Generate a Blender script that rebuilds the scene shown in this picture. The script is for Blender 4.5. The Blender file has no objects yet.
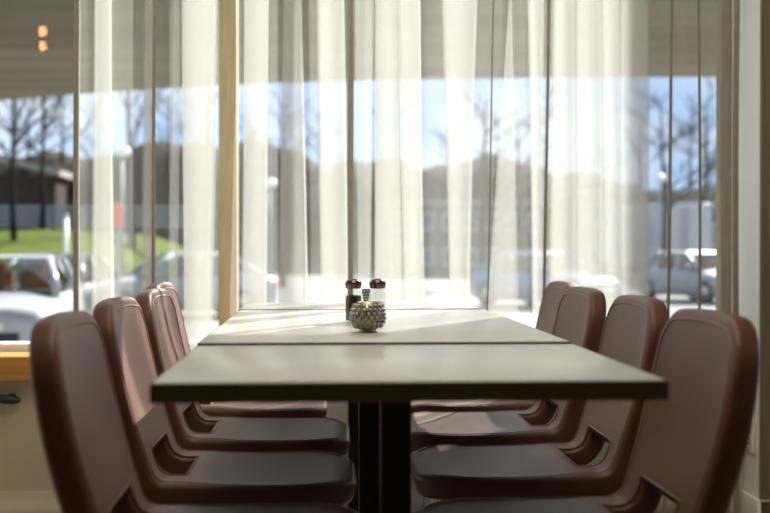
import bpy, bmesh, math, random
from math import pi, sin, cos, sqrt, radians as R
from mathutils import Vector, Matrix

# ------------------------------------------------------------------ camera
scene = bpy.context.scene
C = scene.collection
F = 1200.0                       # focal length in pixels for a 770 px wide frame
CX, CZ = -0.1157, 0.909          # camera x and height; the tables run along +Y with x = 0
cam_d = bpy.data.cameras.new('camera')
cam = bpy.data.objects.new('camera', cam_d); C.objects.link(cam)
cam.location = (CX, 0, CZ)
cam.rotation_euler = (R(90 - 0.454), 0, R(-3.08))
cam_d.sensor_width = 36; cam_d.lens = 36 * F / 770
cam_d.clip_start = 0.05; cam_d.clip_end = 600
cam_d.dof.use_dof = True; cam_d.dof.focus_distance = 2.92; cam_d.dof.aperture_fstop = 3.1
scene.camera = cam

vs = scene.view_settings
scene.display_settings.display_device = 'sRGB'
vs.view_transform = 'Standard'; vs.look = 'None'; vs.gamma = 1.0; vs.use_curve_mapping = False
vs.exposure = 0.47
scene.cycles.transparent_max_bounces = 32
scene.cycles.max_bounces = 10
scene.cycles.diffuse_bounces = 6
scene.cycles.caustics_reflective = False

# ------------------------------------------------------------------ sky, sun, added fill lights
world = bpy.data.worlds.new('sky'); scene.world = world; world.use_nodes = True
nt = world.node_tree; nt.nodes.clear()
wo = nt.nodes.new('ShaderNodeOutputWorld'); bg = nt.nodes.new('ShaderNodeBackground')
tc = nt.nodes.new('ShaderNodeTexCoord'); mp = nt.nodes.new('ShaderNodeMapping')
mp.inputs['Scale'].default_value = (1, 1, 2.2)
nz = nt.nodes.new('ShaderNodeTexNoise'); nz.inputs['Scale'].default_value = 5.5; nz.inputs['Detail'].default_value = 7
rp = nt.nodes.new('ShaderNodeValToRGB')
rp.color_ramp.elements[0].position = 0.31; rp.color_ramp.elements[0].color = (0.36, 0.54, 0.86, 1)
rp.color_ramp.elements[1].position = 0.53; rp.color_ramp.elements[1].color = (0.66, 0.75, 0.87, 1)
nt.links.new(tc.outputs['Generated'], mp.inputs['Vector']); nt.links.new(mp.outputs['Vector'], nz.inputs['Vector'])
nt.links.new(nz.outputs['Fac'], rp.inputs['Fac']); nt.links.new(rp.outputs['Color'], bg.inputs['Color'])
bg.inputs['Strength'].default_value = 1.0
nt.links.new(bg.outputs['Background'], wo.inputs['Surface'])

def light(name, kind, loc, rot, energy, color, **kw):
    d = bpy.data.lights.new(name, kind); d.energy = energy; d.color = color
    for k, v in kw.items(): setattr(d, k, v)
    o = bpy.data.objects.new(name, d); C.objects.link(o); o.location = loc; o.rotation_euler = rot
    return o
SUN_AZ, SUN_EL = 31.0, 33.0      # degrees right of +Y, degrees up
sd = Vector((sin(R(SUN_AZ)) * cos(R(SUN_EL)), cos(R(SUN_AZ)) * cos(R(SUN_EL)), sin(R(SUN_EL))))
sun = light('sun', 'SUN', (6, 10, 9), sd.to_track_quat('Z', 'Y').to_euler(), 14.0, (1.0, 0.965, 0.91), angle=R(0.6))
# daylight portals: they give off nothing themselves, they only guide sky sampling through the openings
SIDE = (1.3, 3.6, 0.75, 2.25)   # added window in each side wall for extra daylight: y0, y1, z0, z1 (out of the frame)
for px_, py_, pz_, rot_, sx_, sy_ in ((-1.05, 4.44, 1.37, (R(-90), 0, 0), 4.8, 1.75), (-3.45, 2.45, 1.5, (0, R(-90), 0), 1.5, 2.3), (3.45, 2.45, 1.5, (0, R(90), 0), 1.5, 2.3)):
    po = light('daylight_portal', 'AREA', (px_, py_, pz_), rot_, 1, (1, 1, 1), shape='RECTANGLE', size=sx_, size_y=sy_)
    po.data.cycles.is_portal = True
# unseen overhead lamps added to brighten the tables and seats
PANELS = [(0.0, 1.75), (0.0, 3.0)]
for i, (x, y) in enumerate(PANELS):
    light('overhead_fill_light', 'AREA', (x, y, 2.64), (0, 0, 0), (10, 6)[i], (1.0, 0.88, 0.72), shape='RECTANGLE', size=1.1, size_y=0.5)

# ------------------------------------------------------------------ helpers
def mat(name, col, rough=0.5, metal=0.0, spec=0.5, var=0.0, vscale=8.0, bump=0.0, bscale=60.0, stretch=(1, 1, 1), emit=None, es=0.0, coat=0.0):
    m = bpy.data.materials.new(name); m.use_nodes = True
    t = m.node_tree; b = t.nodes['Principled BSDF']
    b.inputs['Base Color'].default_value = (*col, 1); b.inputs['Roughness'].default_value = rough
    b.inputs['Metallic'].default_value = metal; b.inputs['Specular IOR Level'].default_value = spec
    b.inputs['Coat Weight'].default_value = coat
    if emit: b.inputs['Emission Color'].default_value = (*emit, 1); b.inputs['Emission Strength'].default_value = es
    co = t.nodes.new('ShaderNodeTexCoord'); ma = t.nodes.new('ShaderNodeMapping'); ma.inputs['Scale'].default_value = stretch
    t.links.new(co.outputs['Object'], ma.inputs['Vector'])
    if var > 0:
        n = t.nodes.new('ShaderNodeTexNoise'); n.inputs['Scale'].default_value = vscale; n.inputs['Detail'].default_value = 5
        r = t.nodes.new('ShaderNodeValToRGB')
        r.color_ramp.elements[0].position = 0.3; r.color_ramp.elements[1].position = 0.7
        r.color_ramp.elements[0].color = (*[c * (1 - var) for c in col], 1)
        r.color_ramp.elements[1].color = (*[min(1, c * (1 + var)) for c in col], 1)
        t.links.new(ma.outputs['Vector'], n.inputs['Vector']); t.links.new(n.outputs['Fac'], r.inputs['Fac'])
        t.links.new(r.outputs['Color'], b.inputs['Base Color'])
    if bump > 0:
        n2 = t.nodes.new('ShaderNodeTexNoise'); n2.inputs['Scale'].default_value = bscale; n2.inputs['Detail'].default_value = 4
        bp = t.nodes.new('ShaderNodeBump'); bp.inputs['Strength'].default_value = bump; bp.inputs['Distance'].default_value = 0.01
        t.links.new(ma.outputs['Vector'], n2.inputs['Vector']); t.links.new(n2.outputs['Fac'], bp.inputs['Height'])
        t.links.new(bp.outputs['Normal'], b.inputs['Normal'])
    return m

def glass_mat(name, tint, refl, rough=0.0):
    m = bpy.data.materials.new(name); m.use_nodes = True; t = m.node_tree; t.nodes.clear()
    o = t.nodes.new('ShaderNodeOutputMaterial'); mx = t.nodes.new('ShaderNodeMixShader')
    tr = t.nodes.new('ShaderNodeBsdfTransparent'); tr.inputs['Color'].default_value = (*tint, 1)
    gl = t.nodes.new('ShaderNodeBsdfGlossy'); gl.inputs['Roughness'].default_value = rough
    mx.inputs['Fac'].default_value = refl
    t.links.new(tr.outputs[0], mx.inputs[1]); t.links.new(gl.outputs[0], mx.inputs[2]); t.links.new(mx.outputs[0], o.inputs[0])
    return m

def curtain_mat():
    m = bpy.data.materials.new('sheer_fabric'); m.use_nodes = True; t = m.node_tree; t.nodes.clear()
    o = t.nodes.new('ShaderNodeOutputMaterial'); mx = t.nodes.new('ShaderNodeMixShader'); m2 = t.nodes.new('ShaderNodeMixShader')
    tr = t.nodes.new('ShaderNodeBsdfTransparent'); tl = t.nodes.new('ShaderNodeBsdfTranslucent'); df = t.nodes.new('ShaderNodeBsdfDiffuse')
    col = (0.73, 0.745, 0.71, 1)
    tl.inputs['Color'].default_value = col; df.inputs['Color'].default_value = col
    m2.inputs['Fac'].default_value = 0.66
    t.links.new(tl.outputs[0], m2.inputs[1]); t.links.new(df.outputs[0], m2.inputs[2])
    co = t.nodes.new('ShaderNodeTexCoord'); ma = t.nodes.new('ShaderNodeMapping'); ma.inputs['Scale'].default_value = (60, 60, 3)
    n = t.nodes.new('ShaderNodeTexNoise'); n.inputs['Scale'].default_value = 3.0
    mr = t.nodes.new('ShaderNodeMapRange'); mr.inputs['From Min'].default_value = 0.3; mr.inputs['From Max'].default_value = 0.7
    mr.inputs['To Min'].default_value = CURTAIN_OPAQUE - 0.015; mr.inputs['To Max'].default_value = CURTAIN_OPAQUE + 0.015
    t.links.new(co.outputs['Object'], ma.inputs[0]); t.links.new(ma.outputs[0], n.inputs['Vector']); t.links.new(n.outputs['Fac'], mr.inputs['Value'])
    t.links.new(mr.outputs[0], mx.inputs['Fac'])
    t.links.new(tr.outputs[0], mx.inputs[1]); t.links.new(m2.outputs[0], mx.inputs[2]); t.links.new(mx.outputs[0], o.inputs[0])
    return m
CURTAIN_OPAQUE = 0.165

M = dict(
    leather=mat('brown_leather', (0.112, 0.047, 0.029), 0.43, var=0.16, vscale=7, bump=0.10, bscale=170, spec=0.34),
    stitch=mat('leather_seam', (0.17, 0.10, 0.075), 0.5, var=0.1),
    chrome=mat('chrome_tube', (0.55, 0.55, 0.54), 0.18, metal=1.0, var=0.03),
    laminate=mat('grey_beige_laminate', (0.48, 0.48, 0.44), 0.27, var=0.05, vscale=5, spec=0.6),
    edge=mat('dark_table_edge', (0.085, 0.066, 0.042), 0.5, var=0.1, vscale=20),
    black=mat('black_steel', (0.008, 0.008, 0.009), 0.45, var=0.1),
    wall=mat('cream_wall_paint', (0.52, 0.45, 0.33), 0.7, var=0.03, vscale=3, bump=0.05, bscale=120),
    white=mat('off_white_paint', (0.76, 0.80, 0.78), 0.6, var=0.02, vscale=3),
    pierwood=mat('beige_wood_panel', (0.21, 0.17, 0.10), 0.5, var=0.12, vscale=5, stretch=(14, 14, 0.7)),
    sill=mat('orange_pine', (0.50, 0.24, 0.055), 0.38, var=0.14, vscale=6, stretch=(1, 14, 14)),
    oak=mat('golden_oak', (0.36, 0.29, 0.165), 0.45, var=0.12, vscale=6, stretch=(14, 14, 0.8)),
    darkframe=mat('dark_bronze_frame', (0.06, 0.055, 0.045), 0.45, var=0.1),
    olive=mat('olive_brown_frame', (0.24, 0.19, 0.12), 0.5, var=0.12, stretch=(10, 10, 1)),
    darkwood=mat('dark_wood_panelling', (0.06, 0.045, 0.03), 0.6, var=0.2, vscale=4, stretch=(8, 8, .6)),
    floor=mat('wood_floor', (0.26, 0.22, 0.16), 0.4, var=0.12, vscale=4, stretch=(9, 1, 1)),
    ceiling=mat('ceiling_paint', (0.70, 0.69, 0.65), 0.8, var=0.02),
    glass=glass_mat('window_glass', (0.97, 0.98, 0.98), 0.018),
    jar=glass_mat('jar_glass', (0.93, 0.95, 0.93), 0.12, 0.03),
    carglass=glass_mat('car_glass', (0.55, 0.62, 0.62), 0.14, 0.02),
    lid=mat('shaker_lid_metal', (0.13, 0.085, 0.085), 0.22, metal=0.9, var=0.06),
    pepper=mat('ground_pepper', (0.02, 0.015, 0.013), 0.9, var=0.3, vscale=300, bump=0.4, bscale=600),
    salt=mat('white_salt', (0.82, 0.82, 0.80), 0.9, var=0.04, vscale=300, bump=0.3, bscale=600),
    pewter=mat('pewter_metal', (0.40, 0.375, 0.32), 0.32, metal=1.0, var=0.14, vscale=40),
    cutglass=mat('dark_patterned_glass', (0.07, 0.075, 0.06), 0.2, var=0.2),
    plate=mat('white_plastic', (0.80, 0.79, 0.72), 0.35, var=0.02),
    hole=mat('socket_recess', (0.28, 0.27, 0.24), 0.5, var=0.05),
    concrete=mat('board_formed_concrete', (0.22, 0.19, 0.135), 0.85, var=0.22, vscale=1.4, stretch=(0.25, 2.2, 1), bump=0.2, bscale=5, spec=0.05),
    road=mat('pale_asphalt', (0.24, 0.24, 0.24), 0.85, var=0.08, vscale=0.6, spec=0.05),
    grass=mat('spring_grass', (0.065, 0.082, 0.008), 0.9, var=0.25, vscale=0.9, bump=0.3, bscale=20, spec=0.05),
    hill=mat('brown_woodland', (0.024, 0.020, 0.016), 0.95, var=0.7, vscale=1.6, bump=0.4, bscale=3, spec=0.05),
    bark=mat('dark_bark', (0.030, 0.026, 0.023), 0.9, var=0.25, vscale=6, stretch=(1, 1, 0.2), spec=0.05),
    rail=mat('grey_fence_metal', (0.27, 0.30, 0.33), 0.5, metal=0.2, var=0.06),
    beige=mat('beige_render', (0.22, 0.18, 0.13), 0.85, var=0.06, vscale=1, spec=0.05),
    roof=mat('pale_roof_metal', (0.30, 0.28, 0.25), 0.6, var=0.06, vscale=1, spec=0.05),
    brownwall=mat('brown_house_boards', (0.045, 0.036, 0.028), 0.85, var=0.2, vscale=2, spec=0.05),
    tan=mat('tan_render', (0.16, 0.14, 0.11), 0.85, var=0.06, vscale=1, spec=0.05),
    winpane=mat('far_window_glass', (0.10, 0.13, 0.16), 0.15, var=0.05),
    carwhite=mat('white_car_paint', (0.44, 0.45, 0.48), 0.25, var=0.01, coat=0.5),
    carblue=mat('blue_car_paint', (0.10, 0.16, 0.30), 0.25, var=0.02, coat=0.5),
    carsilver=mat('silver_car_paint', (0.26, 0.27, 0.29), 0.45, metal=0.0, var=0.02, coat=0.5),
    cardark=mat('dark_car_paint', (0.03, 0.035, 0.04), 0.3, var=0.05, coat=0.5),
    tyre=mat('tyre_rubber', (0.02, 0.02, 0.02), 0.8, var=0.1),
    blacktrim=mat('black_trim', (0.02, 0.02, 0.022), 0.5, var=0.1),
    lamp=mat('headlight_lens', (0.75, 0.77, 0.78), 0.1, var=0.03),
    carseat=mat('orange_leather', (0.42, 0.13, 0.04), 0.5, var=0.1),
    sign=mat('orange_red_sign', (0.75, 0.10, 0.03), 0.5, var=0.03),
    globe=mat('white_globe_plastic', (0.85, 0.85, 0.83), 0.4, var=0.02),
    amber=mat('amber_bulb', (1.0, 0.6, 0.3), 0.4, emit=(1.0, 0.42, 0.16), es=34.0),
    panel=mat('fill_panel_glow', (0.9, 0.88, 0.8), 0.6, emit=(1.0, 0.88, 0.70), es=2.0),  # glow of the added overhead fill panels
    brass=mat('aged_brass', (0.30, 0.22, 0.10), 0.35, metal=1.0, var=0.1),
)
M['curtain'] = curtain_mat()
M['hem'] = mat('hem_and_fold_shade', (0.30, 0.28, 0.22), 0.9, var=0.06, vscale=30)  # also colours the dark strips that stand in for fold shade

class MB:
    def __init__(s): s.v = []; s.f = []
    def add(s, vs_, fs_):
        o = len(s.v); s.v += [tuple(p) for p in vs_]; s.f += [tuple(i + o for i in f) for f in fs_]; return s
    def box(s, x0, x1, y0, y1, z0, z1):
        return s.add([(x, y, z) for x in (x0, x1) for y in (y0, y1) for z in (z0, z1)],
                     [(0, 1, 3, 2), (4, 6, 7, 5), (0, 4, 5, 1), (2, 3, 7, 6), (0, 2, 6, 4), (1, 5, 7, 3)])
    def tube(s, pts, r, n=8, close=False):
        pts = [Vector(p) for p in pts]; rings = []; N = len(pts)
        rs = r if isinstance(r, (list, tuple)) else [r] * N
        prev = None
        for i, p in enumerate(pts):
            a = pts[(i - 1) % N] if (close or i > 0) else p; b = pts[(i + 1) % N] if (close or i < N - 1) else p
            d = (b - a).normalized()
            if prev is None: u = d.orthogonal().normalized()
            else:
                u = prev - d * prev.dot(d)
                u = u.normalized() if u.length > 1e-6 else d.orthogonal().normalized()
            prev = u; w = d.cross(u)
            rings.append([p + (u * cos(2 * pi * k / n) + w * sin(2 * pi * k / n)) * rs[i] for k in range(n)])
        vs_ = [q for ring in rings for q in ring]; fs_ = []
        for i in range(N if close else N - 1):
            j = (i + 1) % N
            for k in range(n): fs_.append((i * n + k, i * n + (k + 1) % n, j * n + (k + 1) % n, j * n + k))
        if not close: fs_ += [tuple(range(n))[::-1], tuple((N - 1) * n + k for k in range(n))]
        return s.add(vs_, fs_)
    def lathe(s, prof, n=32, c=(0, 0, 0)):
        vs_ = [(c[0] + r * cos(2 * pi * k / n), c[1] + r * sin(2 * pi * k / n), c[2] + z) for r, z in prof for k in range(n)]
        fs_ = [(i * n + k, i * n + (k + 1) % n, (i + 1) * n + (k + 1) % n, (i + 1) * n + k) for i in range(len(prof) - 1) for k in range(n)]
        if prof[0][0] > 1e-5: fs_.append(tuple(range(n))[::-1])
        if prof[-1][0] > 1e-5: fs_.append(tuple((len(prof) - 1) * n + k for k in range(n)))
        return s.add(vs_, fs_)
    def prism(s, poly, y0, y1):                      # polygon in (x, z), extruded along y
        n = len(poly)
        return s.add([(x, y0, z) for x, z in poly] + [(x, y1, z) for x, z in poly],
                     [tuple(range(n)), tuple(range(2 * n - 1, n - 1, -1))] + [(i, i + n, (i + 1) % n + n, (i + 1) % n) for i in range(n)])
    def build(s, name, m, parent=None, smooth=False, bevel=0.0, seg=2):
        me = bpy.data.meshes.new(name); me.from_pydata(s.v, [], s.f)
        bm = bmesh.new(); bm.from_mesh(me)
        bmesh.ops.remove_doubles(bm, verts=bm.verts, dist=1e-6)
        if bevel > 0:
            es = [e for e in bm.edges if len(e.link_faces) == 2 and e.calc_face_angle(0) > 0.5]
            bmesh.ops.bevel(bm, geom=es, offset=bevel, segments=seg, affect='EDGES', profile=0.5)
        bmesh.ops.recalc_face_normals(bm, faces=bm.faces)
        bm.to_mesh(me); bm.free()
        me.materials.append(M[m] if isinstance(m, str) else m)
        if smooth or bevel > 0:
            for p in me.polygons: p.use_smooth = True
            if bevel > 0 and not smooth: me.set_sharp_from_angle(angle=R(40))
        o = bpy.data.objects.new(name, me); C.objects.link(o)
        if parent: o.parent = parent
        return o

def tag(o, label=None, cat=None, group=None, kind=None):
    if label: o['label'] = label
    if cat: o['category'] = cat
    if group: o['group'] = group
    if kind: o['kind'] = kind
    return o
def empty(name, loc=(0, 0, 0), rz=0.0):
    o = bpy.data.objects.new(name, None); C.objects.link(o); o.location = loc; o.rotation_euler = (0, 0, rz)
    o.empty_display_size = 0.1
    return o
def copy_tree(o, parent=None):
    c = o.copy(); C.objects.link(c); c.parent = parent
    for ch in [x for x in o.children]: copy_tree(ch, c)
    return c
YAW, PIT = R(3.08), R(0.454)
def at(px, py, Y):                                   # surveyed point: picture position at a known distance Y from the camera
    a = (px - 385) / F; b = -(py - 256.5) / F
    d = Vector((a, 1, b))
    d = Matrix.Rotation(-PIT, 3, 'X') @ d
    d = Matrix.Rotation(-YAW, 3, 'Z') @ d
    d = d * (Y / d.y)
    return Vector((CX, 0, CZ)) + d
def ax(px, Y): return at(px, 247, Y).x

# ------------------------------------------------------------------ room shell
WY = 4.06                                            # inner face of the window wall
GZ = -0.66                                           # street level outside
RX0, RX1, RY0 = -3.4, 3.4, -3.6
PX, PY = 1.298, 3.79                                  # the pier that ends the window on the right
HEAD = 2.26
def struct(o): o['kind'] = 'structure'; return o
struct(MB().box(RX0 - .2, RX1 + .2, RY0 - .2, WY + .35, -0.12, 0).build('floor', 'floor'))
struct(MB().box(RX0 - .2, RX1 + .2, RY0 - .2, WY + .35, 2.66, 2.80).build('ceiling', 'ceiling'))
struct(MB().box(RX0 - .2, RX0, RY0, SIDE[0], 0, 2.66).box(RX0 - .2, RX0, SIDE[1], WY + .35, 0, 2.66).box(RX0 - .2, RX0, SIDE[0], SIDE[1], 0, SIDE[2]).box(RX0 - .2, RX0, SIDE[0], SIDE[1], SIDE[3], 2.66).build('wall_left', 'wall'))
struct(MB().box(RX1, RX1 + .2, RY0, SIDE[0], 0, 2.66).box(RX1, RX1 + .2, SIDE[1], WY + .35, 0, 2.66).box(RX1, RX1 + .2, SIDE[0], SIDE[1], 0, SIDE[2]).box(RX1, RX1 + .2, SIDE[0], SIDE[1], SIDE[3], 2.66).build('wall_right', 'wall'))
struct(MB().box(RX0 - .2, RX1 + .2, RY0 - .2, RY0, 0, 2.66).build('wall_behind', 'darkwood'))
struct(MB().box(RX0, PX, WY, WY + .35, 0, 0.466).box(PX, 1.55, WY + .03, WY + .35, 0, 0.466).build('wall_parapet', 'wall'))
struct(MB().box(RX0, PX, WY, WY + .35, HEAD, 2.66).box(PX, 1.55, WY + .03, WY + .35, HEAD, 2.66).build('wall_header', 'wall'))
WX = 1.55                                            # the window opening runs on a little behind the pier
rv = MB(); pl = [(PX, PY + .012), (RX1, PY + .012), (RX1, WY + .35), (WX, WY + .35), (WX, WY + .03), (PX, WY + .03)]
rv.v = [(x, y, z) for z in (0, 2.66) for x, y in pl]; rv.f = [tuple(range(6))[::-1], tuple(range(6, 12))] + [(i, (i + 1) % 6, (i + 1) % 6 + 6, i + 6) for i in range(6)]
struct(rv.build('wall_reveal', 'white'))
struct(MB().box(PX + .002, RX1, PY, PY + .012, 0, 2.66).build('wall_pier', 'pierwood'))
def skirting(name, x0, x1, y0, y1):
    return struct(MB().box(x0, x1, y0, y1, 0, 0.086).box(x0, x1, y0 if y1 - y0 < x1 - x0 else y0, y1, 0.086, 0.095).build(name, 'white' if 'reveal' in name else 'wall', bevel=0.003))
skirting('baseboard_window', RX0, PX - .012, WY - .016, WY)
skirting('baseboard_reveal', PX - .012, PX, PY - .012, WY)
skirting('baseboard_pier', PX, RX1, PY - .014, PY)
# sill board
struct(MB().box(RX0, PX - .012, WY - .045, WY + .148, 0.466, 0.548).build('trim_1', 'sill', bevel=0.005))
# window: frame, mullions and panes
win = empty('window_1', (0, WY + .20, 0.466)); win['kind'] = 'structure'
def wpart(name, m, x0, x1, z0, z1, d0=-.05, d1=.05, bevel=0.004):
    return MB().box(x0, x1, d0, d1, z0 - .466, z1 - .466).build(name, m, win, bevel=bevel)
GY = WY + .20
wpart('bottom_rail', 'white', RX0, WX, 0.466, 0.575)
wpart('top_rail', 'darkframe', RX0, WX, HEAD - .05, HEAD - .002)
posts = [(ax(229, GY), 0.062, 'oak'), (ax(350, GY), 0.020, 'darkframe'), (ax(-128, GY), 0.062, 'oak'), (ax(-480, GY), 0.062, 'oak')]
wpart('jamb', 'olive', PX - .040, PX - .002, 0.548, HEAD, -.20, -.15)
for x, w, m in posts:
    wpart('mullion', m, x - w / 2, x + w / 2, 0.575, HEAD - .05, -.06, .05)
xs = sorted([RX0] + [x for x, w, m in posts] + [WX])
for a, b in zip(xs[:-1], xs[1:]):
    wpart('pane', 'glass', a, b, 0.575, HEAD - .05, -.003, .003, 0)

for n_, x_ in (('fill_window_2', RX0 - .1), ('fill_window_3', RX1 + .1)):  # unseen side windows, added to let in more sky light
    w_ = empty(n_, (x_, SIDE[0], SIDE[2])); w_['kind'] = 'structure'; ly, lz = SIDE[1] - SIDE[0], SIDE[3] - SIDE[2]
    for a, b, c, d in ((0, ly, 0, .05), (0, ly, lz - .05, lz), (0, .05, .05, lz - .05), (ly - .05, ly, .05, lz - .05), (ly / 2 - .03, ly / 2 + .03, .05, lz - .05)):
        MB().box(-.04, .04, a, b, c, d).build('frame_bar', 'darkframe', w_)
    for a, b in ((.05, ly / 2 - .03), (ly / 2 + .03, ly - .05)): MB().box(-.003, .003, a, b, .05, lz - .05).build('pane', 'glass', w_)

# glowing panels added as bodies for the fill lights set at the top
for i, (x, y) in enumerate(PANELS):
    t = empty('overhead_fill_panel', (x, y, 2.66))
    MB().box(-.60, .60, -.30, .30, -.012, 0).build('frame', 'white', t, bevel=.003)
    MB().box(-.55, .55, -.25, .25, -.016, -.012).build('diffuser', 'panel', t)
    side = 'nearer' if y < 2.4 else 'farther'; depth = 'over the row of tables'
    tag(t, f'added rectangular overhead fill panel, {side} one {depth}', 'ceiling light', 'added fill light panels')
# two pendant bulbs whose reflection shows in the left window pane
for px, py, Y, lab in ((43, 31, 1.05, 'amber pendant bulb on a cord, higher of two dots mirrored in the left pane'), (43, 46, 0.45, 'amber pendant bulb on a cord, lower of two dots mirrored in the left pane')):
    p = at(px, py, 2 * (GY) - Y)
    t = empty('pendant_bulb', (p.x, Y, p.z))
    MB().lathe([(0.001, -.032), (.016, -.026), (.024, -.010), (.024, .006), (.015, .022), (.010, .030), (.001, .032)], 16).build('bulb', 'amber', t, smooth=True)
    MB().lathe([(.012, .028), (.014, .034), (.014, .065), (.004, .075)], 12).build('socket', 'brass', t, smooth=True)
    MB().tube([(0, 0, .07), (0, 0, 2.66 - p.z)], .003, 6).build('cord', 'black', t)
    tag(t, lab, 'pendant lamp', 'pendant bulbs')

# double wall socket on the reveal
oz = CZ - (436 - 247) * 3.93 / F
t = empty('wall_socket', (PX, 3.868, oz))
MB().box(-.011, 0, -.042, .042, -.056, .056).build('plate', 'plate', t, bevel=.004, seg=3)
for k in (-1, 1):
    q = MB()
    q.lathe([(.0225, -.008), (.0225, .0), (.019, .0015), (.017, -.004), (.001, -.004)], 24)
    q.v = [(-.012 - z, x, y + k * .026) for x, y, z in q.v]
    ring = q.build('outlet', 'hole', t, smooth=True)
    for s in (-1, 1):
        h = MB().tube([(-.0075, s * .008, k * .026), (-.0135, s * .008, k * .026)], .003, 8).build('pin_hole', 'blacktrim', ring)
tag(t, 'white double wall socket low on the pale reveal beside the right chairs', 'socket')

# black valve handle low on the parapet at the far left
t = empty('wall_valve', (at(8, 400, WY - .05).x, WY, at(8, 400, WY - .05).z))
MB().lathe([(.017, 0), (.017, .008), (.010, .012), (.010, .03)], 16).build('collar', 'blacktrim', t, smooth=True)
for c in t.children: c.rotation_euler = (R(90), 0, 0)
MB().tube([(-.075, -.034, .002), (-.03, -.038, .004), (0, -.036, .0), (.022, -.034, -.004), (.036, -.032, -.002)], [.012, .015, .016, .012, .008], 12).build('handle', 'blacktrim', t, smooth=True)
tag(t, 'black lever valve on the cream wall under the orange sill', 'valve')

# ------------------------------------------------------------------ curtains
YC = 3.915
def curtain(name, label, px_left, px_right, pleats, fold_lines=(), hems=(0, -1)):
    """pleats: (x0 top, x1 top, x0 bottom, x1 bottom) picture columns where the cloth doubles back over itself (three layers)"""
    rnd = random.Random(len(pleats) * 7 + px_left[0])
    zt, zb = 2.52, 0.012
    z_ref_t, z_ref_b = CZ + 247 * YC / F, CZ - 90 * YC / F     # rows y = 0 and y = 337
    path = []                                         # (x at row 0, x at row 337, y offset)
    path.append((px_left[0], px_left[1], 0.0))
    for i, (a0, a1, b0, b1, *many) in enumerate(pleats):
        for k in range(many[0] if many else 0):        # a tight bunch: the cloth zigzags several times within a few millimetres
            yk = -.034 + .068 * k / many[0]
            path += [(a1, b1, yk), (a0, b0, yk + .006)]
        if many: path.append((a1, b1, .036)); continue
        path += [(a1, b1, -.030), (a0, b0, 0.004), (a1, b1, .036)] if i % 2 == 0 else [(a1, b1, .032), (a0, b0, -0.002), (a1, b1, -.032)]
    path.append((px_right[0], px_right[1], 0.0))
    # rounded path: subdivide each leg, easing y like a soft fold
    pts = []; flip = 1; base_amp = .6
    for i in range(len(path) - 1):
        p, q = path[i], path[i + 1]
        n = 8 if abs(q[0] - p[0]) > 6 else 3
        if i == 0 or abs(q[0] - p[0]) > 1.6 * abs(p[0] - path[i - 1][0]) or q[0] > p[0] and rnd.random() < .35:
            flip = -flip; base_amp = flip * rnd.uniform(.55, 1.0)
        amp = base_amp * min(.030, abs(q[0] - p[0]) * YC / F * .42)
        for k in range(n):
            s = k / n; e = s * s * (3 - 2 * s)
            bulge = amp * sin(pi * s) + .004 * sin(pi * 2 * s)
            pts.append((p[0] + (q[0] - p[0]) * s, p[1] + (q[1] - p[1]) * s, p[2] + (q[2] - p[2]) * e + bulge))
    pts.append(path[-1])
    rows = 22; mb = MB(); n = len(pts)
    for r in range(rows + 1):
        z = zt + (zb - zt) * r / rows
        s = (z_ref_t - z) / (z_ref_t - z_ref_b)
        s2 = max(-0.5, min(1.25, s))
        for j, (a, b, y) in enumerate(pts):
            wob = 1.6 * sin(j * .35 + r * .33) * min(1, max(0, r / 6))
            px = a + (b - a) * s2 + wob * .5
            yy = YC + y * (0.8 + .35 * max(0, min(1, s2)))
            mb.v.append((ax(px, YC), yy, z))
    for r in range(rows):
        for j in range(n - 1): mb.f.append((r * n + j, r * n + j + 1, (r + 1) * n + j + 1, (r + 1) * n + j))
    root = empty(name, (ax((px_left[0] + px_right[0]) / 2, YC), YC, 0))
    ox, oy = root.location.x, root.location.y
    mb.v = [(x - ox, y - oy, z) for x, y, z in mb.v]
    mb.build('cloth', 'curtain', root, smooth=True)
    for j in hems:
            j %= n; h = MB()
            for r in range(rows + 1):
                x, y, z = mb.v[r * n + j]; sgn = 1 if j == 0 else -1
                h.v += [(x, y - .003, z), (x + sgn * .019, y - .003, z), (x, y + .003, z), (x + sgn * .019, y + .003, z)]
            for r in range(rows):
                a = r * 4; b = a + 4
                h.f += [(a, a + 1, b + 1, b), (a + 2, b + 2, b + 3, a + 3), (a, b, b + 2, a + 2), (a + 1, a + 3, b + 3, b + 1)]
            h.build('hem', 'hem', root)
    for a, b, w in fold_lines:                              # dark strips put where edge-on folds look shaded
        h = MB()
        for r in range(rows + 1):
            z = zt + (zb - zt) * r / rows; q = max(-0.5, min(1.25, (z_ref_t - z) / (z_ref_t - z_ref_b)))
            x = ax(a + (b - a) * q + .8 * sin(r * .4 + a), YC) - ox; ww = w * YC / F / 2; y = -.050
            h.v += [(x - ww, y, z), (x + ww, y, z), (x - ww, y + .005, z), (x + ww, y + .005, z)]
        for r in range(rows):
            a_ = r * 4; b_ = a_ + 4
            h.f += [(a_, a_ + 1, b_ + 1, b_), (a_ + 2, b_ + 2, b_ + 3, a_ + 3), (a_, b_, b_ + 2, a_ + 2), (a_ + 1, a_ + 3, b_ + 3, b_ + 1)]
        h.build('seam_or_fold', 'hem', root)
    return tag(root, label, 'curtain', 'sheer curtains')
curtain('sheer_curtain', 'narrower sheer white curtain hanging left of the golden mullion', (74, 74), (219, 218),
        [(95, 113, 93, 114, 3), (145, 156, 143, 155, 3), (173, 181, 168, 178), (183, 217, 184, 212, 4)],
        [(158, 154, 3.2)], hems=(0,))
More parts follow.
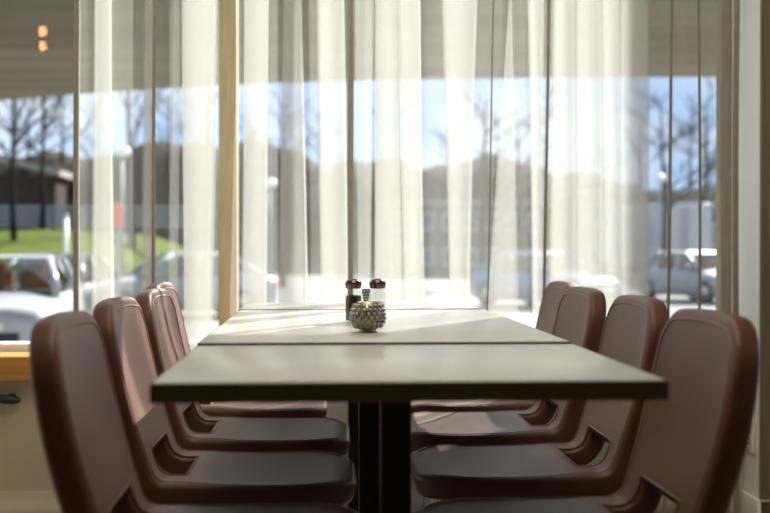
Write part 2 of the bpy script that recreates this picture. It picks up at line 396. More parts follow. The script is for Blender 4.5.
curtain('sheer_curtain', 'wide sheer white curtain hanging behind the table, right of the golden mullion', (238, 230), (739, 739),
        [(244, 270, 243, 266, 3), (283, 302, 279, 308, 2), (317, 344, 322, 348, 3), (356, 374, 358, 372), (376, 398, 374, 404, 4), (398, 420, 404, 424, 4), 
         (442, 477, 450, 468, 3), (508, 511, 487, 516, 2), (527, 543, 534, 539, 3), (552, 574, 550, 574, 3), (574, 600, 576, 602, 3), (600, 618, 603, 622, 3), (622, 647, 622, 648, 3),
         ],
        [(350, 351, 4.5), (492, 484, 1.3), (545, 542, 2.8), (668, 663, 3.0), (694, 695, 2.6)], hems=(-1,))
t = empty('curtain_rail', (0, YC, 2.53))
MB().tube([(-2.6, 0, 0), (1.28, 0, 0)], .012, 10).build('rod', 'chrome', t, smooth=True)
for x in (-2.4, -1.2, 0, 1.1): MB().tube([(x, 0, .01), (x, 0, .13)], .006, 8).build('bracket', 'chrome', t)
tag(t, 'thin chrome curtain rail carrying the sheer curtains', 'curtain rail')

# ------------------------------------------------------------------ tables
TZ = 0.73
W = 0.68
def table(y0, y1, dx, dz, post_y, post_w, label, W=0.68):
    yc = (y0 + y1) / 2; t = empty('dining_table', (dx, yc, 0)); h = (y1 - y0) / 2; z1 = TZ + dz; th = .027
    MB().box(-W / 2 + .0025, W / 2 - .0025, -h + .0025, h - .0025, z1 - th, z1).build('table_top', 'laminate', t, bevel=.0015)
    e = MB(); a, b = W / 2, h
    for (x0, x1, ya, yb) in ((-a, a, -b, -b + .0025), (-a, a, b - .0025, b), (-a, -a + .0025, -b + .0025, b - .0025), (a - .0025, a, -b + .0025, b - .0025)):
        e.box(x0, x1, ya, yb, z1 - th, z1 - .0012)
    e.build('edge_band', 'edge', t)
    for py, pw, pxo in zip(post_y, post_w, (-0.002, 0, 0)):
        k = py - yc
        MB().box(pxo - pw / 2, pxo + pw / 2, k - pw / 2, k + pw / 2, .012, z1 - th - .008).build('column', 'black', t, bevel=.002)
        MB().box(pxo - .20, pxo + .20, k - .035, k + .035, z1 - th - .008, z1 - th).build('top_bracket', 'black', t, bevel=.002)
        MB().box(pxo - .09, pxo + .09, k - min(.22, h - .01), k + min(.22, h - .01), 0, .012).build('base_plate', 'black', t, bevel=.003)
    return tag(t, label, 'table', 'dining tables pushed end to end')
table(1.590, 2.198, 0.006, 0, [1.92], [.048], 'grey laminate dining table nearest the camera, bare top with dark edge', 0.692)
table(2.201, 3.345, 0.004, 0.0042, [2.78], [.058], 'long grey laminate dining table carrying the shakers, between the other two', 0.688)
table(3.349, 3.745, -0.003, 0.0065, [3.55], [.058], 'small sunlit grey laminate table against the curtain')

# ------------------------------------------------------------------ chairs
def shell_mesh():
    """bent one-piece shell: seat, curved corner with a cut-out, leaning back; rounded upholstered edges"""
    zs, br, lean = .437, .056, R(15.0)
    prof = []
    for k in range(33):                                # seat, front to back, with a waterfall front
        x = .436 - (.436 - .079) * k / 32; d = .436 - x
        prof.append((x, zs - .014 * max(0, 1 - d / .07) ** 2 - .004 * sin(pi * min(1, d / .33))))
    cx, cz = .079, zs + br
    for k in range(1, 13):
        a = R(-90) - (R(90) - lean) * k / 12; prof.append((cx + br * cos(a), cz + br * sin(a)))
    x0, z0 = prof[-1]; hb = .805 - z0
    for k in range(1, 41):
        q = k / 40; prof.append((x0 - math.tan(lean) * hb * q - .006 * sin(pi * q) + .016 * q * q, z0 + hb * q))
    L = [0]
    for a, b in zip(prof[:-1], prof[1:]): L.append(L[-1] + math.dist(a, b))
    T = L[-1]; l_arc0, l_arc1 = L[32], L[44]
    def mid(l):
        l = max(0, min(T, l)); i = 0
        while i < len(L) - 2 and L[i + 1] < l: i += 1
        f = (l - L[i]) / (L[i + 1] - L[i]); a, b = prof[i], prof[i + 1]
        return a[0] + (b[0] - a[0]) * f, a[1] + (b[1] - a[1]) * f
    def frame(l):
        a, b = mid(l - .012), mid(l + .012); dx, dz = b[0] - a[0], b[1] - a[1]; n = math.hypot(dx, dz)
        return dz / n, -dx / n                         # normal toward the sitter
    rf, rb = .115, .075
    def w0(l):
        q = l / T
        sm = lambda a, b: (lambda u: u * u * (3 - 2 * u))(max(0, min(1, (q - a) / (b - a))))
        return .213 - .016 * sm(.25, .50) + .010 * sm(.55, .78) - .012 * sm(.80, 1.0)
    def hw(l):
        w = w0(l)
        if l < rf: w += -rf + sqrt(max(0, rf * rf - (rf - l) ** 2))
        if T - l < rb: w += -rb + sqrt(max(0, rb * rb - (rb - (T - l)) ** 2))
        return w
    h0, h1, yh = l_arc0 - .016, l_arc1 + .016, .092
    def rrect(px, py, a, b, r):                        # distance inside a rounded rectangle, positive inside
        qx, qy = abs(px) - a + r, abs(py) - b + r
        return -(math.hypot(max(qx, 0), max(qy, 0)) + min(max(qx, qy), 0) - r)
    def edge(l, y):
        r = rf if l < T / 2 else rb
        d = rrect(l - T / 2, y, T / 2, w0(l), r)
        dh = -rrect(l - (h0 + h1) / 2, y, (h1 - h0) / 2, yh, .0005)
        return max(0, d), max(0, dh)
    def half(l, y):
        d, dh = edge(l, y); t = .0235; band = .010; r = .0135
        def g(e): return t if e >= r else band + (t - band) * sqrt(max(0, 1 - (1 - e / r) ** 2))
        return min(g(d), g(dh)) * (1 - .12 * max(0, (l / T - .75) / .25))
    near = [0, .0008, .0025, .005, .009, .0135, .02, .03, .045, .065, .09, .115]
    ls = sorted(set([round(v, 5) for v in near] + [round(T - v, 5) for v in near if v < .1]
               + [round(h0 - v, 5) for v in (0, .0008, .0025, .005, .009, .0135, .025)] + [round(h1 + v, 5) for v in (0, .0008, .0025, .005, .009, .0135, .025)]
               + [round(.115 + (h0 - .03 - .115) * k / 7, 5) for k in range(1, 8)] + [round(h1 + .03 + (T - .1 - h1 - .03) * k / 8, 5) for k in range(8)]
               + [round(h0 + (h1 - h0) * k / 12, 5) for k in range(1, 12)]))
    inner = [0, .035, .065, .08, .0870, .0895, .0912, yh, yh + .0008, yh + .0025]
    def cols(l):
        w = hw(l); e = []
        for k in range(1, 9): e.append(('m', k / 9))
        out = [w - v for v in (.0135, .009, .005, .0025, .0008, 0)]
        last = inner[-1]; st = max(out[0], last + .002)
        if st > out[0]:                                # very narrow row: spread evenly
            m_ = [last + (w - last) * k / 11 for k in range(1, 12)]
            return inner + m_
        m_ = [last + (out[0] - last) * k / 6 for k in range(1, 6)]
        return inner + m_ + out
    rows = []
    for l in ls:
        c = cols(l); rows.append([-y for y in reversed(c[1:])] + c)
    nv = len(rows[0]); V = []; Fc = []
    def point(l, y, side, extra=0):
        x, z = mid(l); nx, nz_ = frame(l); q = l / T; w = hw(l) or 1; v = y / max(w0(l), .01); dish = 1 - v * v
        h = half(l, y) + extra
        if q > .5:
            f = min(1, (q - .5) / .2); x -= .010 * dish * f; z -= .012 * v * v * max(0, (q - .85) / .15)
        else: z -= .007 * dish * min(1, q / .1) * max(0, min(1, (.42 - q) / .08))
        return (x + side * nx * h, y, z + side * nz_ * h)
    nr = len(ls); off = nr * nv
    for side in (1, -1):
        for i, l in enumerate(ls): V += [point(l, y, side) for y in rows[i]]
    def inhole(i, j):
        lm = (ls[i] + ls[i + 1]) / 2; ym = (rows[i][j] + rows[i][j + 1] + rows[i + 1][j] + rows[i + 1][j + 1]) / 4
        return h0 < lm < h1 and abs(ym) < yh
    keep = [[not inhole(i, j) for j in range(nv - 1)] for i in range(nr - 1)]
    for i in range(nr - 1):
        for j in range(nv - 1):
            if not keep[i][j]: continue
            a, b, c, d = i * nv + j, i * nv + j + 1, (i + 1) * nv + j + 1, (i + 1) * nv + j
            Fc += [(a, b, c, d), (off + a, off + d, off + c, off + b)]
            for (p, q), (ii, jj) in (((a, b), (i - 1, j)), ((b, c), (i, j + 1)), ((c, d), (i + 1, j)), ((d, a), (i, j - 1))):
                if not (0 <= ii < nr - 1 and 0 <= jj < nv - 1) or not keep[ii][jj]: Fc.append((p, off + p, off + q, q))
    mb = MB(); mb.add(V, Fc); o = mb.build('shell', 'leather', smooth=True); me = o.data; bpy.data.objects.remove(o)
    # stitched lines on the sitting face, parallel to the edge
    ins = .020; rim = []
    def edge_y(l):
        lo, hi = 0, hw(l)
        for _ in range(24):
            m_ = (lo + hi) / 2
            if edge(l, m_)[0] > ins: lo = m_
            else: hi = m_
        return lo
    ll = [.03 + (T - ins - .0015 - .03) * (1 - (1 - k / 60) ** 1.6) for k in range(61)]
    side_ = [(l, edge_y(l)) for l in ll]
    rim = [point(l, -y, 1) for l, y in side_] + [point(T - ins, y, 1) for y in (-.08, -.04, 0, .04, .08)] + [point(l, y, 1) for l, y in reversed(side_)]
    hl = []; g = .012; k_ = 10
    for k in range(k_ + 1): hl.append(point(h0 - g + (h1 - h0 + 2 * g) * k / k_, -yh - g, 1))
    for k in range(k_ + 1): hl.append(point(h1 + g - (h1 - h0 + 2 * g) * k / k_, yh + g, 1))
    return me, rim, hl
SHELL, RIM, HOLE = shell_mesh()
def make_chair():
    root = empty('dining_chair')
    sh = bpy.data.objects.new('shell', SHELL); C.objects.link(sh); sh.parent = root
    MB().tube(RIM, .0018, 6).build('seam_or_fold', 'stitch', sh, smooth=True)
    MB().tube(HOLE, .0022, 6, close=True).build('cutout_seam', 'stitch', sh, smooth=True)
    for sx, sy in ((1, 1), (1, -1), (-1, 1), (-1, -1)):
        if sx > 0: pts = [(.30, sy * .12, .409), (.325, sy * .165, .402), (.338, sy * .185, .385), (.350, sy * .205, .012)]
        else: pts = [(.15, sy * .12, .408), (.10, sy * .165, .400), (.075, sy * .185, .380), (.020, sy * .205, .012)]
        lg = MB().tube(pts, .009, 10).build('leg', 'chrome', root, smooth=True)
        x, y, z = pts[-1]
        MB().lathe([(.012, 0), (.012, .016), (.009, .022)], 10, (x, y, 0)).build('foot_cap', 'blacktrim', lg, smooth=True)
    fr = MB()
    for sy in (-1, 1): fr.tube([(.32, sy * .12, .409), (.13, sy * .12, .408)], .009, 8)
    fr.tube([(.27, -.12, .409), (.27, .12, .409)], .009, 8).tube([(.18, -.12, .408), (.18, .12, .408)], .009, 8)
    fr.build('seat_frame', 'chrome', root, smooth=True)
    return root
proto = make_chair(); first = True
order = ('nearest the camera', 'second from the camera', 'third from the camera', 'farthest, by the curtain')
CH = {'right': [(.479, 1.950, 180.6), (.515, 2.530, 179.4), (.519, 3.085, 180.3), (.572, 3.615, 180)],
      'left': [(-.470, 1.920, 0.5), (-.483, 2.480, -.5), (-.482, 3.010, -1.0), (-.535, 3.545, -1.0)]}
for side in ('left', 'right'):
    for (x, y, a), od in zip(CH[side], order):
        c = proto if first else copy_tree(proto); first = False
        c.location = (x, y, 0); c.rotation_euler = (0, 0, R(a))
        tag(c, f'brown leather dining chair on the {side} of the table, {od}', 'chair', 'brown leather dining chairs')

# ------------------------------------------------------------------ things on the table
TT = TZ + .0042
def shaker(px, Y, fill, label):
    x = ax(px, Y); t = empty('shaker', (x, Y, TT))
    MB().lathe([(.001, 0), (.0175, 0), (.019, .002), (.0195, .006), (.0195, .064), (.0185, .070), (.0155, .075), (.0155, .080)], 24).build('jar', 'jar', t, smooth=True)
    MB().lathe([(.001, .004), (.0172, .004), (.0178, .008), (.0178, fill[1]), (.015, fill[1] + .002), (.001, fill[1] + .003)], 24).build(fill[0], fill[2], t, smooth=True)
    lid = MB().lathe([(.001, .078), (.0168, .078), (.0188, .080), (.0188, .086), (.0200, .088), (.0195, .091), (.0165, .096), (.011, .0995), (.001, .101)], 24).build('lid', 'lid', t, smooth=True)
    hs = MB()
    for k in range(6): hs.lathe([(.0011, 0), (.0011, .0006), (.0003, .0007)], 6, (.006 * cos(k * pi / 3), .006 * sin(k * pi / 3), .1003))
    hs.build('pour_holes', 'blacktrim', lid)
    return tag(t, label, 'shaker', 'table shakers')
shaker(353.5, 2.80, ('pepper_fill', .060, 'pepper'), 'glass pepper shaker full of dark pepper with metal lid')
shaker(377.5, 2.80, ('salt_fill', .046, 'salt'), 'clear glass salt shaker with white salt and metal lid')
# small patterned holder standing between the shakers
Y = 2.76; t = empty('toothpick_holder', (ax(366, Y), Y, TT))
MB().lathe([(.001, 0), (.009, 0), (.0095, .004), (.0060, .012), (.0055, .030), (.0062, .050), (.0095, .070), (.0100, .078), (.0085, .078), (.0075, .066), (.001, .060)], 12).build('cup', 'cutglass', t)
g = MB()
for r in range(4):
    for k in range(8):
        a = 2 * pi * (k + .5 * (r % 2)) / 8; z = .055 + r * .0062; rr = .0068 + (z - .05) * .125
        c = Vector((rr * cos(a), rr * sin(a), z)); u = Vector((-sin(a), cos(a), 0)); n = Vector((cos(a), sin(a), 0)); w = Vector((0, 0, 1))
        vs_ = [c + u * .0021, c + w * .0026, c - u * .0021, c - w * .0026, c + n * .0014]
        g.add(vs_, [(0, 1, 4), (1, 2, 4), (2, 3, 4), (3, 0, 4)])
tag(g.build('facets', 'salt', t), kind='stuff')
tag(t, 'small dark holder with pale diamond pattern standing between the shakers', 'holder')
# hobnail candle holder
Y = 2.46; t = empty('candle_holder', (ax(368, Y), Y, TT))
def ball_r(z):                                          # z 0..0.064
    c = (z - .034) / .036
    return .0345 * sqrt(max(0.0, 1 - c * c))
prof = [(.001, 0), (.019, 0), (.0195, .003), (.017, .006)]
prof += [(ball_r(.008 + .0505 * k / 12), .008 + .0505 * k / 12) for k in range(13)]
prof += [(.0225, .0605), (.0215, .0625), (.0195, .0615), (.0185, .058), (.0205, .035), (.001, .030)]
MB().lathe(prof, 40).build('bowl', 'pewter', t, smooth=True)
nb = MB()
for r in range(6):
    z = .0125 + r * .0084; n = max(10, int(round(2 * pi * ball_r(z) / .0118)))
    for k in range(n):
        a = 2 * pi * (k + .5 * (r % 2)) / n; rr = ball_r(z)
        nrm = Vector((cos(a), sin(a), (z - .034) / .036 * .8)).normalized(); c = Vector((rr * cos(a), rr * sin(a), z))
        u = nrm.orthogonal().normalized(); w = nrm.cross(u); q = []
        for (rad, h) in ((.0049, -.001), (.0044, .0019), (.0029, .0037)):
            q += [c + (u * cos(2 * pi * i / 8) + w * sin(2 * pi * i / 8)) * rad + nrm * h for i in range(8)]
        q.append(c + nrm * .0044)
        fs_ = [(l * 8 + i, l * 8 + (i + 1) % 8, (l + 1) * 8 + (i + 1) % 8, (l + 1) * 8 + i) for l in range(2) for i in range(8)] + [(16 + i, 16 + (i + 1) % 8, 24) for i in range(8)]
        nb.add(q, fs_)
tag(nb.build('hobnails', 'pewter', t, smooth=True), kind='stuff')
tag(t, 'round pewter candle holder covered in small knobs, in front of the shakers', 'candle holder')

# ------------------------------------------------------------------ outside: ground, bridge, hill
struct(MB().box(-70, 80, -60, 130, GZ - .3, GZ).build('street_ground', 'road'))
# facade slab under the parapet, outside face
struct(MB().box(RX0 - .2, RX1 + .2, WY + .20, WY + .35, GZ, -.12).build('wall_foundation', 'concrete'))
# concrete overpass; its far lower edge bends
def overpass():
    ZB = 3.2; far = []
    for px, py in ((-260, 116), (-120, 110), (0, 103), (75, 96.5), (150, 91), (230, 86), (310, 82.5), (400, 79.5), (500, 77.5), (620, 75.5), (720, 74.5), (860, 73.5), (1000, 73)):
        d = (ZB - CZ) * F / (247 - py); p = at(px, py, d); far.append((p.x, p.y))
    near = [(x * .60, 10.6) for x, y in far]
    m = MB(); n = len(far); ZT = ZB + .75
    for z in (ZB, ZT): m.v += [(x, y, z) for x, y in far] + [(x, y, z) for x, y in near]
    o = 2 * n
    for i in range(n - 1):
        m.f += [(i, i + 1, n + i + 1, n + i), (o + i, o + n + i, o + n + i + 1, o + i + 1), (i, o + i, o + i + 1, i + 1), (n + i, n + i + 1, o + n + i + 1, o + n + i)]
    m.f += [(0, n, o + n, o), (n - 1, o + n - 1, o + 2 * n - 1, 2 * n - 1)]
    return m
ov = struct(overpass().build('overpass_slab', 'concrete'))
# unseen fin wall added beyond the right end of the window; it shades the right of the table
struct(MB().box(1.96, 2.20, WY + .35, 5.68, GZ, 3.4).build('added_shade_fin', 'olive'))
# woodland hill far behind and grass bank in front of it
def terrain(name, m, x0, x1, y0, y1, nx, ny, fz):
    t = MB()
    for i in range(nx + 1):
        for j in range(ny + 1):
            x = x0 + (x1 - x0) * i / nx; y = y0 + (y1 - y0) * j / ny; t.v.append((x, y, fz(x, y)))
    for i in range(nx):
        for j in range(ny):
            a = i * (ny + 1) + j; t.f.append((a, a + 1, a + ny + 2, a + ny + 1))
    return struct(t.build(name, m, smooth=True))
rnd = random.Random(5)
ph = [rnd.uniform(0, 6) for _ in range(8)]
def hill_z(x, y):
    s = max(0, min(1, (y - 66) / 16)); s = s * s * (3 - 2 * s)
    h = 6.6 + 1.6 * sin(x * .06 + 2.2) + .5 * sin(x * .31 + ph[0]) + .35 * sin(x * .83 + ph[1]) + .25 * sin(x * 1.9 + ph[2])
    return GZ - .05 + s * h + .25 * s * sin(y * 1.3 + x * .7)
terrain('hillside', 'hill', -60, 70, 66, 96, 120, 20, hill_z)
def bank_z(x, y):
    s = max(0, min(1, (y - 24) / 20)); e = max(0, min(1, (-3 - x) / 6))
    return GZ - .02 + (s * 2.15 + .05) * e * e * (3 - 2 * e) + .03 * sin(x * 1.1) * s * e
terrain('grass_bank', 'grass', -40, -3, 24, 60, 50, 16, bank_z)

# bare trees
def tree(px, Y, h, r, seed, label, group='bare street trees', lean=0):
    base = Vector((ax(px, Y), Y, 0)); base.z = max(GZ, bank_z(base.x, Y) if base.x < -3 and 24 < Y < 60 else GZ, hill_z(base.x, Y) if Y > 66 else GZ) - .05
    rd = random.Random(seed); t = empty('bare_tree', base)
    tr = MB(); pts = []; rs = []; x = y = 0
    for k in range(8):
        s = k / 7; pts.append((x, y, s * h * .8)); rs.append(max(.02, r * (1 - .8 * s)))
        x += rd.uniform(-.06, .06) * h * .12 + lean; y += rd.uniform(-.06, .06) * h * .12
    tr.tube(pts, rs, 7).build('trunk', 'bark', t, smooth=True)
    br = MB()
    def grow(p, d, l, rr, depth):
        q = p + d * l * .5 + Vector((rd.uniform(-1, 1), rd.uniform(-1, 1), rd.uniform(0, 1))) * 0.0; e = p + d * l
        br.tube([p, q, e], [rr, rr * .75, rr * .5], 4)
        if depth == 0: return
        for k in range(3 if depth > 1 else 4):
            nd = (d + Vector((rd.uniform(-1, 1), rd.uniform(-1, 1), rd.uniform(-.3, .7))) * .75).normalized()
            st = p + d * l * rd.uniform(.4, 1.0); grow(st, nd, l * rd.uniform(.5, .75), rr * .55, depth - 1)
    for k in range(13):
        s = rd.uniform(.3, 1.0); i = min(6, int(s * 7)); p = Vector(pts[i]).lerp(Vector(pts[i + 1]), s * 7 - i)
        a = rd.uniform(0, 2 * pi); d = Vector((cos(a), sin(a), rd.uniform(.3, 1.0))).normalized()
        grow(p, d, h * rd.uniform(.14, .26) * (1.25 - .6 * s), r * .42 * (1.15 - .7 * s), 2)
    br.build('branches', 'bark', t)
    return tag(t, label, 'tree', group)
tree(14, 40, 9.5, .115, 1, 'bare dark tree on the grass bank, leftmost in the open pane')
tree(42, 45, 9.0, .11, 2, 'bare dark tree on the grass bank, just left of the curtain edge')
tree(132, 44, 9.5, .14, 3, 'bare tree on the bank seen through the left curtain')
tree(283, 46, 8.5, .12, 4, 'bare tree seen through the curtain right of the golden mullion')
tree(482, 45, 9.0, .15, 5, 'bare tree seen through the curtain above the blue car')
tree(520, 54, 9.0, .14, 6, 'bare tree seen through the curtain behind the tan building')
tree(664, 46, 9.0, .13, 7, 'bare tree seen through the clear curtain strip left of the truck')
tree(708, 50, 9.5, .15, 8, 'bare tree rising behind the white truck')
ORD = 'first second third fourth fifth sixth seventh eighth ninth tenth eleventh twelfth thirteenth fourteenth fifteenth'.split()
for i, px in enumerate((-20, 28, 62, 98, 170, 208, 250, 320, 395, 450, 545, 610, 640, 690, 735)):
    tree(px, 72 + (i * 37 % 11), 5.5 + (i * 53 % 7) * .45, .12, 60 + i, f'bare tree in the distant woodland on the brown hill, {ORD[i]} from the left', 'distant hill trees')

# fence along the top of the bank
t = empty('railing_fence', (ax(-60, 45), 45.2, bank_z(ax(0, 45), 45)))
x0, x1 = ax(-60, 45.2), ax(185, 45.2); L_ = x1 - x0
for k in range(8):
    x = L_ * k / 7; MB().box(x - .04, x + .04, -.04, .04, -.3, .95).build('post', 'rail', t)
for k in range(4): MB().box(0, L_, -.015, .015, .16 + k * .22, .28 + k * .22).build('rail', 'rail', t)
tag(t, 'grey railing fence along the top of the grass bank', 'fence')
# pale lamp posts
def lamp(px, py, Y, label, w=.22):
    p = at(px, py, Y); base = GZ if p.x > -3 or not 24 < Y < 60 else max(GZ, bank_z(p.x, Y))
    t = empty('street_lamp', (p.x, Y, base)); h = p.z - base
    MB().tube([(0, 0, 0), (0, 0, h - .1)], [.04, .028], 10).build('pole', 'rail', t, smooth=True)
    MB().lathe([(.02, h - .14), (w * .7, h - .10), (w, h), (w * .7, h + .10), (.02, h + .14)], 16).build('globe', 'globe', t, smooth=True)
    return tag(t, label, 'street lamp', 'white street lamps')
lamp(122, 152, 30, 'white globe street lamp seen through the left curtain')
lamp(270, 183, 36, 'white globe street lamp seen through the curtain right of the golden mullion')
lamp(660, 178, 40, 'white globe street lamp in front of the white truck')
# white bollard-like post near the curtain edge
t = empty('marker_post', (*at(66, 262, 27.5).xy, GZ)); hp = at(66, 218, 27.5).z - GZ
MB().tube([(0, 0, 0), (0, 0, hp)], .045, 10).build('pole', 'globe', t, smooth=True)
MB().lathe([(.045, hp), (.06, hp + .02), (.04, hp + .08), (.001, hp + .1)], 10).build('cap', 'rail', t, smooth=True)
tag(t, 'slim white post on the street just left of the curtain edge', 'post')
# red sign
p = at(118, 215, 22); t = empty('street_sign', (p.x, 22, GZ))
MB().tube([(0, 0, 0), (0, 0, p.z - GZ + .2)], .03, 8).build('pole', 'rail', t)
MB().box(-.075, .075, -.045, -.03, p.z - GZ - .22, p.z - GZ + .22).build('panel', 'sign', t, bevel=.01)
tag(t, 'small upright orange red sign seen through the left curtain', 'sign')

# buildings
def building(name, label, px0, px1, Y, depth, py_top, wallm, roofm, rise, rows, cols):
    x0, x1 = ax(px0, Y), ax(px1, Y); zt = at((px0 + px1) / 2, py_top, Y).z; base = min(GZ, 0) if Y < 66 else max(GZ, min(hill_z(x0, Y), hill_z(x1, Y)) - 1.2)
    t = empty(name, ((x0 + x1) / 2, Y, base)); w = (x1 - x0) / 2; h = zt - base
    MB().box(-w, w, 0, depth, 0, h).build('wall', wallm, t)
    rf = MB().prism([(-w - .3, h + rise), (w + .3, h), (w + .3, h + .3), (-w - .3, h + rise + .3)], -.4, depth + .4).build('roof', roofm, t)
    for r in range(rows):
        for c in range(cols):
            x = -w + (c + .5) * 2 * w / cols; z = h * (r + .35) / rows; ww = w / cols * .5; hh = h / rows * .42
            f = MB().box(x - ww - .06, x + ww + .06, -.05, .02, z - .06, z + hh + .06).build('window', 'white', t)
            MB().box(x - ww, x + ww, -.07, -.045, z, z + hh).build('pane', 'winpane', f)
    return tag(t, label, 'building')
building('house', 'beige house with sloping pale roof on the hill behind the bare trees', -60, 56, 63, 2.5, 176, 'brownwall', 'roof', 1.5, 0, 5)
building('low_building', 'low tan building with pale flat roof seen through the curtain behind the blue car', 395, 545, 63, 4, 206, 'tan', 'roof', 0.0, 2, 7)
building('low_building', 'long pale building with dark windows beyond the white truck', 585, 790, 58, 4, 196, 'roof', 'roof', 0.0, 2, 9)

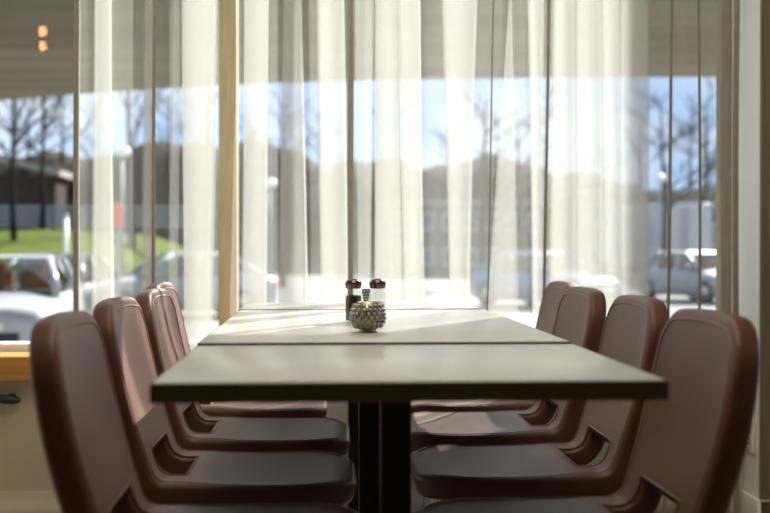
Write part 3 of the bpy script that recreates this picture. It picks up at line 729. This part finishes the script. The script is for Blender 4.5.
# cars
def car(label, paint, loc, rz, name='parked_car'):
    t = empty(name, loc, rz)                           # local: front toward -y, x across, z up; 4.3 long, 1.76 wide
    hw = .88
    def loft(sections, nm, m, parent, bevel=0):
        b = MB(); n = len(sections[0])
        for s in sections: b.v += s
        for i in range(len(sections) - 1):
            for k in range(n): b.f.append((i * n + k, i * n + (k + 1) % n, (i + 1) * n + (k + 1) % n, (i + 1) * n + k))
        b.f += [tuple(range(n)), tuple((len(sections) - 1) * n + k for k in range(n))[::-1]]
        return b.build(nm, m, parent, smooth=True, bevel=bevel)
    def sec(y, w, z0, z1, crown=.04):
        pts = [(-w * .90, z0), (-w, z0 + .12), (-w * 1.0, z0 + (z1 - z0) * .6), (-w * .955, z1 - .05), (-w * .82, z1), (-w * .4, z1 + crown), (w * .4, z1 + crown), (w * .82, z1), (w * .955, z1 - .05), (w, z0 + (z1 - z0) * .6), (w, z0 + .12), (w * .90, z0)]
        return [(x, y, z) for x, z in pts]
    body = loft([sec(-2.12, hw * .72, .28, .58, .02), sec(-2.05, hw * .84, .20, .68), sec(-1.85, hw * .94, .18, .74), sec(-1.4, hw, .18, .82), sec(-.85, hw, .18, .90), sec(0, hw, .18, .92, .02), sec(1.2, hw, .18, .94, .02), sec(1.85, hw * .97, .2, .94, .02), sec(2.1, hw * .88, .26, .88, .02), sec(2.16, hw * .8, .34, .8, .02)], 'body', paint, t)
    # greenhouse: roof, pillars, glass
    r0, r1 = -.18, 1.05; zr = 1.40; b0, b1 = -.98, 1.85; zb = .915
    rw, bw = .60, .80
    roof = MB().add([(-rw, r0, zr), (rw, r0, zr), (rw, r1, zr), (-rw, r1, zr), (-rw * .75, r0 + .12, zr + .05), (rw * .75, r0 + .12, zr + .05), (rw * .75, r1 - .12, zr + .05), (-rw * .75, r1 - .12, zr + .05)],
                    [(0, 1, 2, 3), (4, 7, 6, 5), (0, 4, 5, 1), (1, 5, 6, 2), (2, 6, 7, 3), (3, 7, 4, 0)]).build('roof', paint, t, smooth=True, bevel=.02)
    B = [(-bw, b0, zb), (bw, b0, zb), (bw, b1, zb), (-bw, b1, zb)]; T_ = [(-rw, r0, zr), (rw, r0, zr), (rw, r1, zr), (-rw, r1, zr)]
    for nm, i, j in (('windscreen', 0, 1), ('side_window', 1, 2), ('rear_window', 2, 3), ('side_window', 3, 0)):
        MB().add([B[i], B[j], T_[j], T_[i]], [(0, 1, 2, 3)]).build(nm, 'carglass', t)
    for i in range(4): MB().tube([B[i], T_[i]], .055, 8).build('pillar', paint, t, smooth=True)
    for s in (-1, 1):
        MB().tube([(s * bw, .35, zb), (s * rw, .42, zr)], .04, 8).build('pillar', 'blacktrim', t, smooth=True)
        mi = MB().lathe([(.001, -.10), (.06, -.09), (.085, -.03), (.085, .04), (.05, .09), (.001, .1)], 12); mi.v = [(s * (.98 + z * .9), y * .6 - .72, x * .8 + 1.0) for x, y, z in mi.v]
        mir = mi.build('mirror', paint, t, smooth=True)
        MB().tube([(s * .80, -.72, .95), (s * .95, -.72, .98)], .025, 8).build('mirror_arm', 'blacktrim', mir, smooth=True)
        hl = MB().lathe([(.001, -.07), (.10, -.05), (.13, 0), (.10, .05), (.001, .07)], 14); hl.v = [(s * .62 + x * 1.25, -1.98 + y * .45 + abs(x) * .2, .60 + z * 1.25) for x, y, z in hl.v]
        hlo = hl.build('headlight', 'lamp', t, smooth=True)
        tl = MB().box(s * .62 - .13, s * .62 + .13, 2.08, 2.17, .66, .80).build('tail_light', 'sign', t, bevel=.02)
        for y in (-1.32, 1.32):
            w = MB().lathe([(.18, -.10), (.29, -.105), (.325, -.07), (.325, .07), (.29, .105), (.18, .10)], 24); w.v = [(s * .80 + z * s, y + x, .325 + yy) for x, yy, z in w.v]
            wo_ = w.build('wheel', 'tyre', t, smooth=True)
            rm = MB().lathe([(.001, .09), (.05, .10), (.17, .085), (.19, .105)], 20); rm.v = [(s * .80 + z * s, y + x, .325 + yy) for x, yy, z in rm.v]
            rm.build('rim', 'chrome', wo_, smooth=True)
        sy = .05
        for y in (sy, 1.0):
            st = MB().box(s * .36 - .24, s * .36 + .24, y, y + .16, .75, 1.20).box(s * .36 - .13, s * .36 + .13, y + .04, y + .14, 1.20, 1.33).build('seat', 'carseat', t, bevel=.03)
    MB().box(-.46, .46, -2.15, -2.06, .30, .44).build('grille', 'blacktrim', t, bevel=.015)
    MB().box(-.26, .26, -2.165, -2.14, .46, .57).build('number_plate', 'plate', t, bevel=.004)
    MB().box(-.72, .72, -.95, -.55, .86, .935).build('dashboard', 'blacktrim', t, bevel=.03)
    return tag(t, label, 'car')
car('white parked car with orange seats in the open left pane', 'carwhite', (-4.72, 18.1, GZ), R(5))
car('blue parked car seen through the curtain near the right chairs', 'carblue', (ax(545, 31), 31, GZ), R(35))
car('silver parked car seen through the curtain left of the golden mullion', 'carsilver', (ax(175, 27), 27.0, GZ), R(-70))
car('dark parked car on the street behind the white car', 'cardark', (ax(52, 23.2), 23.3, GZ), R(-4))
car('silver parked car in front of the white truck', 'carsilver', (ax(700, 34), 34, GZ), R(20))
# white box truck
Y = 48; t = empty('box_truck', (ax(684, Y), Y, GZ), R(6))
MB().box(-1.2, 1.2, 0, 5.5, .75, 3.35).build('cargo_box', 'carwhite', t, bevel=.03)
MB().prism([(-1.1, .5), (1.1, .5), (1.1, 1.5), (.95, 2.5), (-.95, 2.5), (-1.1, 1.5)], 5.6, 7.4).build('cab', 'carwhite', t, bevel=.04)
for s in (-1, 1):
    d = MB().box(s * .58 - .55, s * .58 + .55, -.05, .0, .85, 3.25).build('rear_door', 'carwhite', t, bevel=.01)
    MB().tube([(s * .12, -.07, 1.0), (s * .12, -.07, 3.1)], .02, 8).build('lock_bar', 'rail', d)
    MB().box(s * .95 - .15, s * .95 + .15, -.06, .02, .55, .70).build('tail_light', 'sign', t, bevel=.01)
    for y in (1.0, 6.4):
        w = MB().lathe([(.001, -.12), (.36, -.13), (.42, -.09), (.42, .09), (.36, .13), (.001, .12)], 20); w.v = [(s * 1.0 + z, y + x, .42 + yy) for x, yy, z in w.v]
        w.build('wheel', 'tyre', t, smooth=True)
MB().box(-1.1, 1.1, .1, 7.2, .5, .75).build('chassis', 'blacktrim', t)
tag(t, 'white box truck seen from behind through the right end of the curtain', 'truck')
